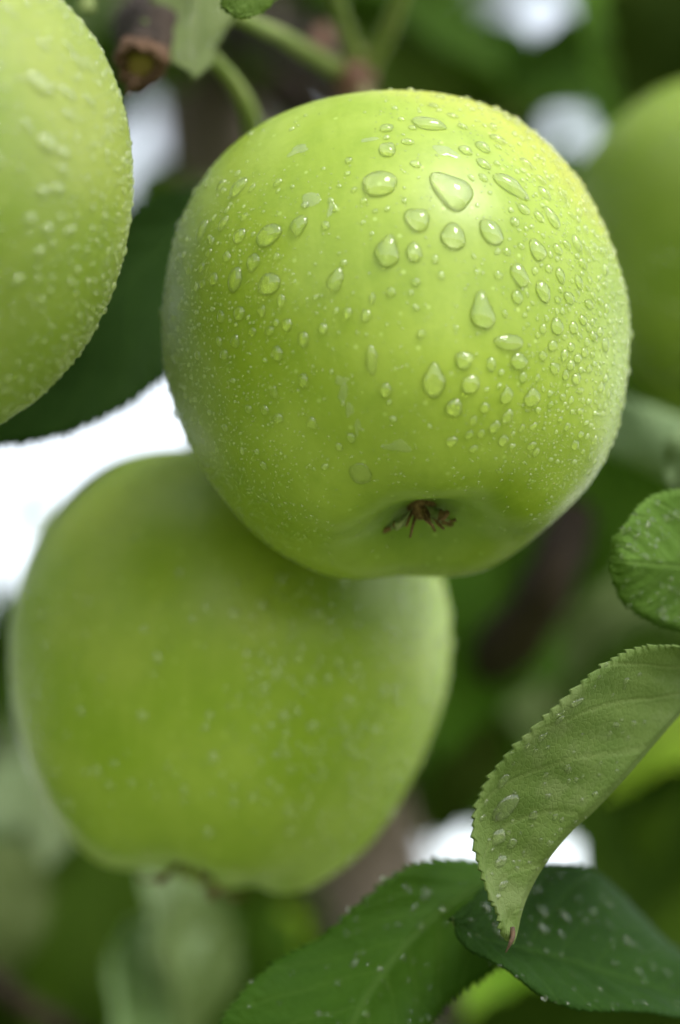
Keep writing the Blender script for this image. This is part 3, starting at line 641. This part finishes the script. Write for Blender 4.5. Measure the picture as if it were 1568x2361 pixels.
# pale leaf underside at the top, and the small leaf tip next to it
tl = leaf_from_edges('leaf',
    [(330,-170,.49),(335,-100,.485),(350,-30,.478),(352,30,.470),(332,52,.464),(362,90,.462),(392,118,.460),(412,150,.458),(440,182,.457)],
    [(450,-180,.49),(450,-110,.482),(452,-40,.474),(452,30,.468),(450,70,.465),(449,100,.463),(447,130,.461),(445,158,.459),(442,182,.457)],
    [(560,-170,.49),(572,-110,.486),(560,-40,.482),(538,20,.478),(520,65,.474),(502,105,.470),(482,138,.466),(464,165,.461),(444,182,.457)],
    LEAF_UP, LEAF_UN, 140, 8, 22, .0012, .0004, .18, False, 'pale leaf underside hanging at the top edge beside the woody stub', .001, 15)
leaf_drops(tl, rand_spots(30,370,520,0,160,4,9,16), .22, 8000)
ttip = leaf_from_edges('leaf',
    [(700,-190,.44),(600,-150,.434),(530,-70,.430),(512,-10,.428),(522,22,.428),(540,40,.428)],
    [(705,-190,.44),(650,-120,.434),(605,-55,.431),(575,-5,.429),(555,25,.428),(541,41,.428)],
    [(710,-185,.44),(710,-110,.438),(680,-40,.434),(636,2,.431),(590,34,.429),(543,42,.428)],
    LEAF_MID, LEAF_UN, 90, 6, 18, .0006, .0004, .14, True, 'bright green leaf tip poking in at the top edge', .0006, 17)
# blurred leaves right behind the centre apple
leaf_from_edges('leaf',
    [(1300,860,.545),(1400,905,.535),(1480,932,.525),(1560,955,.52),(1640,1000,.52),(1720,1080,.52)],
    [(1300,900,.545),(1400,965,.532),(1480,1010,.522),(1560,1040,.516),(1640,1065,.515),(1722,1085,.52)],
    [(1300,950,.545),(1380,1022,.535),(1460,1068,.525),(1540,1108,.518),(1640,1120,.517),(1720,1090,.52)],
    LEAF_UP, LEAF_BLUE, 80, 6, 22, .001, .0004, .1, False, 'blurred pale blue-green leaf behind the centre apple', .001, 19)
leaf_from_edges('leaf',
    [(1640,900,.475),(1590,960,.472),(1550,1010,.470),(1532,1060,.470),(1540,1110,.470),(1580,1160,.472)],
    [(1650,905,.475),(1625,970,.470),(1605,1025,.468),(1592,1075,.468),(1585,1120,.469),(1583,1162,.472)],
    [(1660,910,.475),(1670,980,.472),(1665,1040,.470),(1650,1090,.470),(1625,1135,.470),(1586,1163,.472)],
    LEAF_UP, LEAF_BLUE, 80, 6, 22, .0008, .0004, .1, False, 'light green leaf edge at the right border above the rounded leaf', .001, 21)

# ------------------------------------------------------------------ woody stub, twigs, petioles, bud
def stub():
    c = P(322, 152, .455); ax = ((CAM - c).normalized() * .93 + UP * -.30 + RIGHT * -.16).normalized()
    tree_tube('branch', [P(450, -60, .95), P(400, -60, .80), P(345, 10, .62), P(318, 70, .52), c - ax * .022, c - ax * .004], [.012, .009, .0065, .0055, .0048, .0042], BARK_D, 20, 70, .10, 2, 'dark bark branch coming forward to the cut stub')
    u = ax.orthogonal().normalized(); v = ax.cross(u); g = random.Random(4); V = []; F = []; seg = 40
    prof = [(.0030, -.006), (.0042, -.0045), (.0047, -.002), (.0046, .0000), (.0042, .0010), (.0034, .0012), (.0027, .0006), (.0023, -.0004)]
    for k, (r, z) in enumerate(prof):
        for j in range(seg):
            a = 2 * math.pi * j / seg; q = 1 + .10 * math.sin(3 * a + 1) + .06 * math.sin(7 * a + k) + g.uniform(-.06, .06)
            V.append(u * math.cos(a) * r * q + v * math.sin(a) * r * q + ax * (z + g.uniform(-.0004, .0004)))
    for k in range(len(prof) - 1):
        for j in range(seg): F.append((k * seg + j, k * seg + (j + 1) % seg, (k + 1) * seg + (j + 1) % seg, (k + 1) * seg + j))
    rim = mesh_obj('stub', V, F, STUB_RIM, TREE, loc=c - TL); rim['label'] = 'reddish brown rough-barked stub of a cut twig'
    V = []; F = []
    for k, r in enumerate((0, .0010, .0018, .0025)):
        for j in range(seg if k else 1):
            a = 2 * math.pi * j / seg; q = 1 + .05 * math.sin(3 * a + 1)
            V.append(u * math.cos(a) * r * q + v * math.sin(a) * r * q + ax * (-.0004 + .0003 * (k < 3) + g.uniform(-.0001, .0001)))
    for j in range(seg): F.append((0, 1 + j, 1 + (j + 1) % seg))
    for k in range(1, 3):
        for j in range(seg): a = 1 + (k - 1) * seg; F.append((a + j, a + seg + j, a + seg + (j + 1) % seg, a + (j + 1) % seg))
    f = mesh_obj('cut_face', V, F, STUB_FACE, rim); f['label'] = 'round olive-brown cut face of the stub'
    V, F = tube([p - c for p in (P(308, 178, .4515), P(306, 192, .4512), P(300, 206, .4512), P(292, 224, .4512))], [.0012, .0010, .0006, .0002], 8, 16, .25, 6)
    mesh_obj('bark_shred', V, F, STUB_RIM, rim)
stub()
spur = P(822, 190, .53)
tree_tube('branch', [P(470, -10, .95), P(590, 60, .80), P(720, 110, .66), P(790, 160, .57), spur], [.010, .008, .006, .005, .0042], BARK_D, 16, 60, .12, 7)
tree_tube('branch', [P(650, 1150, .96), P(760, 1080, .80), P(780, 1020, .66), P(720, 1000, .58)], [.010, .008, .006, .004], BARK_D, 14, 50, .12, 8)
tree_tube('branch', [P(400, -300, .96), P(200, -330, .75), P(0, -260, .55), P(-120, -180, .46)], [.010, .008, .006, .004], BARK_D, 14, 50, .12, 9)
tree_tube('branch', [P(455, 60, .95), P(800, 280, .88), P(1040, 210, .80), P(1160, 155, .76), P(1290, 130, .74), P(1480, 110, .68), P(1700, 150, .60)], [.012, .010, .008, .007, .0055, .005, .004], BARK_D, 16, 80, .12, 10)
tree_tube('branch', [P(780, 1800, .97), P(980, 1690, .76), P(1110, 1550, .64), P(1235, 1400, .59), P(1300, 1250, .59), P(1400, 1000, .66), P(1500, 700, .76)], [.012, .010, .008, .0062, .0055, .005, .004], BARK_D, 16, 90, .12, 11)
tree_tube('branch', [P(860, 2200, .97), P(1060, 2330, .85), P(1200, 2330, .78), P(1500, 2400, .70)], [.012, .011, .009, .006], BARK_D, 14, 60, .12, 12)
tree_tube('twig', [P(1080, 330, .74), P(1180, 260, .70), P(1290, 175, .68), P(1420, 120, .66)], [.0035, .003, .0028, .002], PETIOLE, 10, 40, .08, 13)
tree_tube('twig', [P(-120, 2190, .62), P(0, 2275, .60), P(70, 2325, .60), P(150, 2372, .60), P(260, 2440, .62)], [.0030, .0028, .0026, .0026, .002], BARK_D, 10, 40, .12, 14)
V, F = tube([Vector((0, 0, -.004)), Vector((0, 0, -.001)), Vector((.0004, 0, .003)), Vector((.0005, .0003, .007))], [.0034, .0042, .0036, .0012], 16, 24, .14, 15)
bud = mesh_obj('bud', V, F, BUD, TREE, loc=P(818, 180, .525) - TL); bud['label'] = 'small reddish bud where the leaf stalks meet'
V2, F2 = tube([Vector((0, 0, -.002)), Vector((0, 0, .001)), Vector((0, 0, .004))], [.0022, .0026, .0010], 12, 14, .14, 16)
mesh_obj('bud', V2, F2, BUD, TREE, loc=P(742, 98, .56) - TL)
for k, (pts, r) in enumerate([([P(745,-120,.50), P(772,-10,.51), P(800,80,.52), P(824,150,.525), P(828,185,.528)], .0019), ([P(960,-140,.50), P(925,-10,.51), P(888,85,.52), P(852,150,.525), P(838,185,.528)], .0021),
                   ([P(500,10,.478), P(570,48,.485), P(650,85,.50), P(720,128,.515), P(790,165,.525)], .0018), ([P(455,100,.475), P(505,150,.482), P(545,200,.487), P(575,262,.492), P(590,330,.50)], .0017), ([P(205,-80,.47), P(200,-20,.47), P(199,25,.47)], .0014)]):
    tree_tube('petiole', pts, [r * .9, r * .85, r, r * 1.2], PETIOLE, 12, 36, .03, 20 + k)
stem_part(MAIN, P(835, 190, .53)); stem_part(LOWER, P(720, 1000, .58)); stem_part(LEFT, P(-120, -180, .46)); stem_part(RIGHTA, P(1700, 150, .60))

# ------------------------------------------------------------------ background foliage
def bg_leaf_mesh(seed, top, bot, L=.072, W=.022):
    g = np.random.default_rng(seed); ns, nt_ = 20, 3; fold = g.uniform(.15, .5); bend = g.uniform(-.2, .9); tw = g.uniform(-.5, .5)
    s = np.linspace(0, 1, ns); wd = W * np.sin(np.pi * s ** .85) ** .8 * (1 - .25 * s); wd[0] = wd[-1] = .0002; tv = np.linspace(-1, 1, 2 * nt_ + 1)
    grid = np.zeros((ns, len(tv), 3)); y = 0; z = 0; a = .0
    for i in range(ns):
        if i: a = bend * s[i]; y += L / (ns - 1) * math.cos(a); z -= L / (ns - 1) * math.sin(a)
        for j, t in enumerate(tv):
            wv = wd[i] * (1 + .07 * ((i % 2) * 2 - 1) * (abs(t) == 1)); c, s_ = math.cos(tw * s[i]), math.sin(tw * s[i])
            x0 = t * wv; z0 = abs(t) ** 1.4 * wv * fold + .002 * math.sin(s[i] * 14 + t) * abs(t)
            grid[i, j] = (x0 * c - z0 * s_, y, z + x0 * s_ + z0 * c)
    du = np.gradient(grid, axis=0); dv = np.gradient(grid, axis=1); nn = np.cross(dv, du); nn /= np.maximum(np.linalg.norm(nn, axis=2, keepdims=True), 1e-9)
    Wn = len(tv); n1 = ns * Wn; V = np.vstack([grid.reshape(-1, 3), (grid - nn * .0004).reshape(-1, 3)]); F = []; mi = []
    for i in range(ns - 1):
        for j in range(Wn - 1):
            q = i * Wn + j; F.append((q, q + 1, q + Wn + 1, q + Wn)); mi.append(0); F.append((n1 + q, n1 + q + Wn, n1 + q + Wn + 1, n1 + q + 1)); mi.append(1)
    me = bpy.data.meshes.new('leaf'); me.from_pydata([tuple(v) for v in V], [], F); me.materials.append(top); me.materials.append(bot)
    me.polygons.foreach_set('material_index', mi); me.polygons.foreach_set('use_smooth', [True] * len(F))
    uu = np.zeros((len(V), 2)); uu[:n1, 0] = np.repeat(s, Wn); uu[:n1, 1] = np.tile((tv + 1) / 2, ns); uu[n1:] = uu[:n1]
    uvl = me.uv_layers.new(name='UVMap'); li = np.zeros(len(me.loops), int); me.loops.foreach_get('vertex_index', li); uvl.data.foreach_set('uv', uu[li].ravel())
    # upper side is +z: grid normal sign
    if nn[ns // 2, 1][2] < 0: pass
    me.update(); return me
KIND = {'g': [bg_leaf_mesh(s_, LEAF_BG, LEAF_BGU) for s_ in (1, 2, 3)], 'd': [bg_leaf_mesh(s_, LEAF_BGD, LEAF_BG) for s_ in (4, 5)], 'y': [bg_leaf_mesh(6, LEAF_BGY, LEAF_BGY)], 'p': [bg_leaf_mesh(s_, LEAF_BGP, LEAF_BGP) for s_ in (7, 8)], 'w': [bg_leaf_mesh(s_, LEAF_BGW, LEAF_BGW) for s_ in (9, 10)]}
HOLES = [(330,320,42,76),(1215,38,62,40),(1325,315,30,46),(645,200,30,52),(120,1130,330,230),(300,930,160,120),(1050,1928,40,40),(1300,1945,44,40),(1462,905,26,30),(50,1300,70,110),(30,1850,24,50),(560,1010,160,60)]
def in_hole(x, y, pad=0):
    return any(((x - hx) / (rx + pad)) ** 2 + ((y - hy) / (ry + pad)) ** 2 < 1 for hx, hy, rx, ry in HOLES)
leaf_count = [0]
def put_leaf(kind, x, y, d, ang, face, size=1.0, roll=0.0, g=random, parent=True, keep=False):
    """leaf centred near frame point x,y at depth d; ang = direction of its tip in the frame plane, face = tilt of its face; gaps to the sky stay open"""
    me = g.choice(KIND[kind]); vs_ = [v.co for v in me.vertices][::3]
    for k in range(1 if keep else 8):
        a = math.radians(ang + (0, 35, -35, 70, -70, 20, -20, 0)[k]); sz = size * (1, 1, 1, 1, 1, .75, .75, .6)[k]
        tdir = RIGHT * math.cos(a) + UP * math.sin(a); n = (-FWD * math.cos(math.radians(face)) + UP * math.sin(math.radians(face)) + RIGHT * math.sin(math.radians(roll))).normalized()
        tdir = (tdir - n * tdir.dot(n)).normalized(); xd = tdir.cross(n); M = Matrix((xd, tdir, n)).transposed(); loc = P(x, y, d) - tdir * .036 * sz
        ok = True
        for v in vs_:
            q = loc + M @ (v * sz) - CAM; dd = q.dot(FWD)
            if dd < .05: ok = False; break
            if in_hole(DW / 2 + FPX * q.dot(RIGHT) / dd, DH / 2 - FPX * q.dot(UP) / dd): ok = False; break
        if ok or keep: break
    else: return None
    if parent is None: return me, loc, M, sz
    o = bpy.data.objects.new('leaf', me); link(o, TREE)
    o.rotation_euler = M.to_euler(); o.scale = (sz, sz, sz); o.location = loc - TL; leaf_count[0] += 1; return o
EXPL = [  # kind, x, y, depth, tip angle, face tilt, size
 ('g',1440,60,.62,200,20,.95),('d',1560,20,.60,250,20,.9),('d',1390,130,.66,190,25,.8),('g',1540,120,.72,230,15,.8),('d',960,70,.66,260,65,1.0),('g',1060,20,.72,200,40,.9),('g',1030,230,.70,320,20,1.0),('d',1180,260,.72,340,20,1.0),('d',1120,330,.78,300,20,1.0),
 ('d',1380,470,.60,280,40,.9),('g',1480,170,.66,200,30,.9),('g',700,250,.70,350,30,.8),('d',690,60,.80,320,30,.9),('d',600,170,.85,300,30,1.0),
 ('d',520,330,1.0,280,30,1.0),('g',340,440,.90,30,20,.8),('g',1330,1150,.60,210,15,1.0),('g',1450,1200,.66,230,20,1.1),('g',1110,1400,.62,250,10,1.1),('g',1060,1330,.66,260,15,1.0),('g',1200,1350,.70,240,20,.9),
 ('d',1380,1330,.85,200,20,1.0),('p',1430,1400,.62,240,25,.75),('g',1540,1500,.62,210,40,.9),('g',1170,1660,.75,200,20,1.0),('d',1230,1560,.95,220,20,1.1),('g',1080,1770,.70,280,45,.8),('g',1130,1750,.68,300,30,.8),
 ('y',1530,1690,.60,220,40,.7),('d',1480,1800,.60,190,20,1.1),('d',1560,1850,.62,200,15,1.1),('p',1500,1930,.66,170,10,.9),('g',1440,2010,.62,150,20,1.0),('g',1540,2080,.60,160,20,1.1),('y',1150,2350,.62,250,35,.55),('d',1330,2400,.60,180,15,1.0),
 ('w',120,1990,.70,300,60,.55),('w',130,1760,.80,240,50,.5),('w',10,1990,.80,280,60,.6),('p',60,2060,.75,270,50,.7),('g',60,2120,.66,270,40,.9),('g',200,2210,.62,255,20,1.0),('d',300,2120,.64,260,15,1.0),('p',320,2330,.64,262,30,.6),('g',440,2180,.64,285,15,1.1),('g',520,2260,.64,300,20,1.1),('g',580,2120,.70,310,25,1.0),('y',585,2250,.66,250,40,.6),
 ('d',120,2330,.66,250,10,1.1),('g',430,2380,.62,240,15,1.0),('g',640,2200,.75,300,15,1.0),('g',5,1410,.80,200,30,.55),('d',-10,1520,.80,220,20,.8),('y',70,1190,1.1,200,30,.45),('d',-40,1620,.9,250,20,.7)]
for e in EXPL: put_leaf(*e, roll=random.uniform(-25, 25))
for e in [('d',470,1075,.54,205,20,.34),('y',72,1192,.80,200,35,.26),('g',20,1400,.80,240,20,.3),('w',95,1790,.74,255,50,.55),('p',-10,1760,.80,270,40,.5),('w',60,1960,.72,300,55,.6),('p',150,2060,.80,280,40,.7),('g',1075,1790,.66,250,30,.5),('g',1010,1830,.70,270,20,.4),('p',1400,1850,.66,200,30,.5),('d',1120,120,.72,200,10,.4),('g',1290,420,.75,240,20,.4),('g',340,445,.85,240,20,.4),('d',250,250,.80,260,20,.5),('d',860,0,.78,250,15,.6),('g',900,60,.82,280,15,.6)]: put_leaf(*e, roll=10, keep=True)
for e, rl_ in [(('w',372,2120,.60,256,14,.6), 76), (('w',312,2330,.60,262,14,.6), 74), (('p',470,2250,.60,280,20,.6), 40), (('p',30,2120,.60,268,25,.55), 40), (('w',120,1830,.62,250,25,.55), 45), (('w',40,1900,.64,275,30,.5), 30), (('p',80,2060,.62,265,25,.5), 30), (('p',1180,1700,.72,230,10,.6), 50)]: put_leaf(*e, roll=rl_, keep=True)
for k, (a, b, c_, r) in enumerate([((1010,420,.9),(1120,250,.86),(1330,60,.82),.0028),((1000,1480,.85),(1130,1330,.80),(1420,1180,.78),.0024),((1040,1640,.78),(1180,1610,.74),(1420,1560,.72),.0030),((1420,2060,.70),(1500,1900,.68),(1640,1760,.66),.0026),((620,40,.72),(700,140,.70),(760,250,.68),.0022),((300,2420,.8),(420,2220,.78),(640,2090,.76),.0024),((1080,2361,.66),(1100,2280,.66),(1160,2200,.68),.0030)]):
    tree_tube('twig', [P(*a), P(*b), P(*c_)], [r * 1.2, r, r * .7], BARK_D if k % 2 else BARK, 9, 30, .12, 60 + k)
g = random.Random(99); n_try = 0
while leaf_count[0] < 285 and n_try < 3000:
    n_try += 1; d = g.uniform(.68, 1.5); x = g.uniform(-420, 2000); y = g.uniform(-420, 2750)
    if in_hole(x, y, 30): continue
    if 370 < x < 570 and 130 < y < 500 and d < .95: continue
    if 640 < x < 1000 and 1750 < y < 2361 and d < .98: continue
    put_leaf(g.choice('gggddppy' if y > 1500 else 'gggdddp'), x, y, d, g.uniform(200, 340), g.uniform(0, 60), g.uniform(.55, .95), g.uniform(-30, 30), g)

# further leaves behind, plus unseen leaves added overhead to shade the tree's inside
CV = []; CF = []; CM = []; CU = []
crown_mats = [LEAF_BG, LEAF_BGD, LEAF_BGU]
def crown_leaf(me, loc, M, sz):
    o = len(CV); CV.extend([loc + M @ (v.co * sz) - TL for v in me.vertices])
    idx = [crown_mats.index(m) if m in crown_mats else 0 for m in me.materials]
    for p in me.polygons: CF.append(tuple(i + o for i in p.vertices)); CM.append(idx[p.material_index])
    uv = me.uv_layers[0].data
    for p in me.polygons:
        for li in p.loop_indices: CU.append(tuple(uv[li].uv))
KIND['c'] = [bg_leaf_mesh(s_, LEAF_BG, LEAF_BGU) for s_ in (21, 22, 23)] + [bg_leaf_mesh(24, LEAF_BGD, LEAF_BG)]
g = random.Random(5); k = 0
while k < 420:
    d = g.uniform(1.2, 2.3); x = g.uniform(-700, 2300); y = g.uniform(-700, 2900)
    if in_hole(x, y, 20): k += 1; continue
    r = put_leaf('c', x, y, d, g.uniform(200, 340), g.uniform(0, 60), g.uniform(.8, 1.3), g.uniform(-30, 30), g, parent=None); k += 1
    if r: crown_leaf(*r)
for k in range(1500):
    # added leaves overhead, left open to the upper right front to admit light
    q = Vector((g.uniform(-1.1, .9), g.uniform(-.05, 1.6), g.uniform(1.78, 2.7)))
    rel = q - CAM; dd = rel.dot(FWD)
    if dd > .05:
        fy = DH / 2 - FPX * rel.dot(UP) / dd
        if fy > -350 * .6 / dd * 1.0: continue
    to = (q - P(900, 800, .44)); al = to.normalized().dot(SUN_DIR)
    if al > .80 or (q.x > .05 and q.y < .15): continue
    th = g.uniform(0, 6.28); n = Vector((g.gauss(0, .5), g.gauss(0, .5), 1)).normalized(); t_ = Vector((math.cos(th), math.sin(th), -.3)); t_ = (t_ - n * t_.dot(n)).normalized()
    crown_leaf(g.choice(KIND['c']), q, Matrix((t_.cross(n), t_, n)).transposed(), g.uniform(.8, 1.3))
for k in range(800):     # unseen leaves added at left to block sky reflections on the apple
    q = Vector((g.uniform(-.75, -.19), g.uniform(-.15, .75), g.uniform(1.45, 2.2))); rel = q - CAM; dd = rel.dot(FWD)
    if dd > .05 and DW / 2 + FPX * rel.dot(RIGHT) / dd > -520: continue
    th = g.uniform(0, 6.28); n = Vector((g.gauss(.5, .6), g.gauss(-.3, .6), .8)).normalized(); t_ = Vector((math.cos(th), math.sin(th), -.4)); t_ = (t_ - n * t_.dot(n)).normalized()
    crown_leaf(g.choice(KIND['c']), q, Matrix((t_.cross(n), t_, n)).transposed(), g.uniform(.8, 1.3))
crown_and_shade = mesh_obj('crown_and_shade', CV, CF, None, TREE, mats=crown_mats, mi=CM); uvl = crown_and_shade.data.uv_layers.new(name='UVMap'); uvl.data.foreach_set('uv', np.array(CU).ravel())
tag(crown_and_shade, kind='stuff')

bpy.context.view_layer.update()
print('LEAVES', leaf_count[0], 'DROPS', nd)
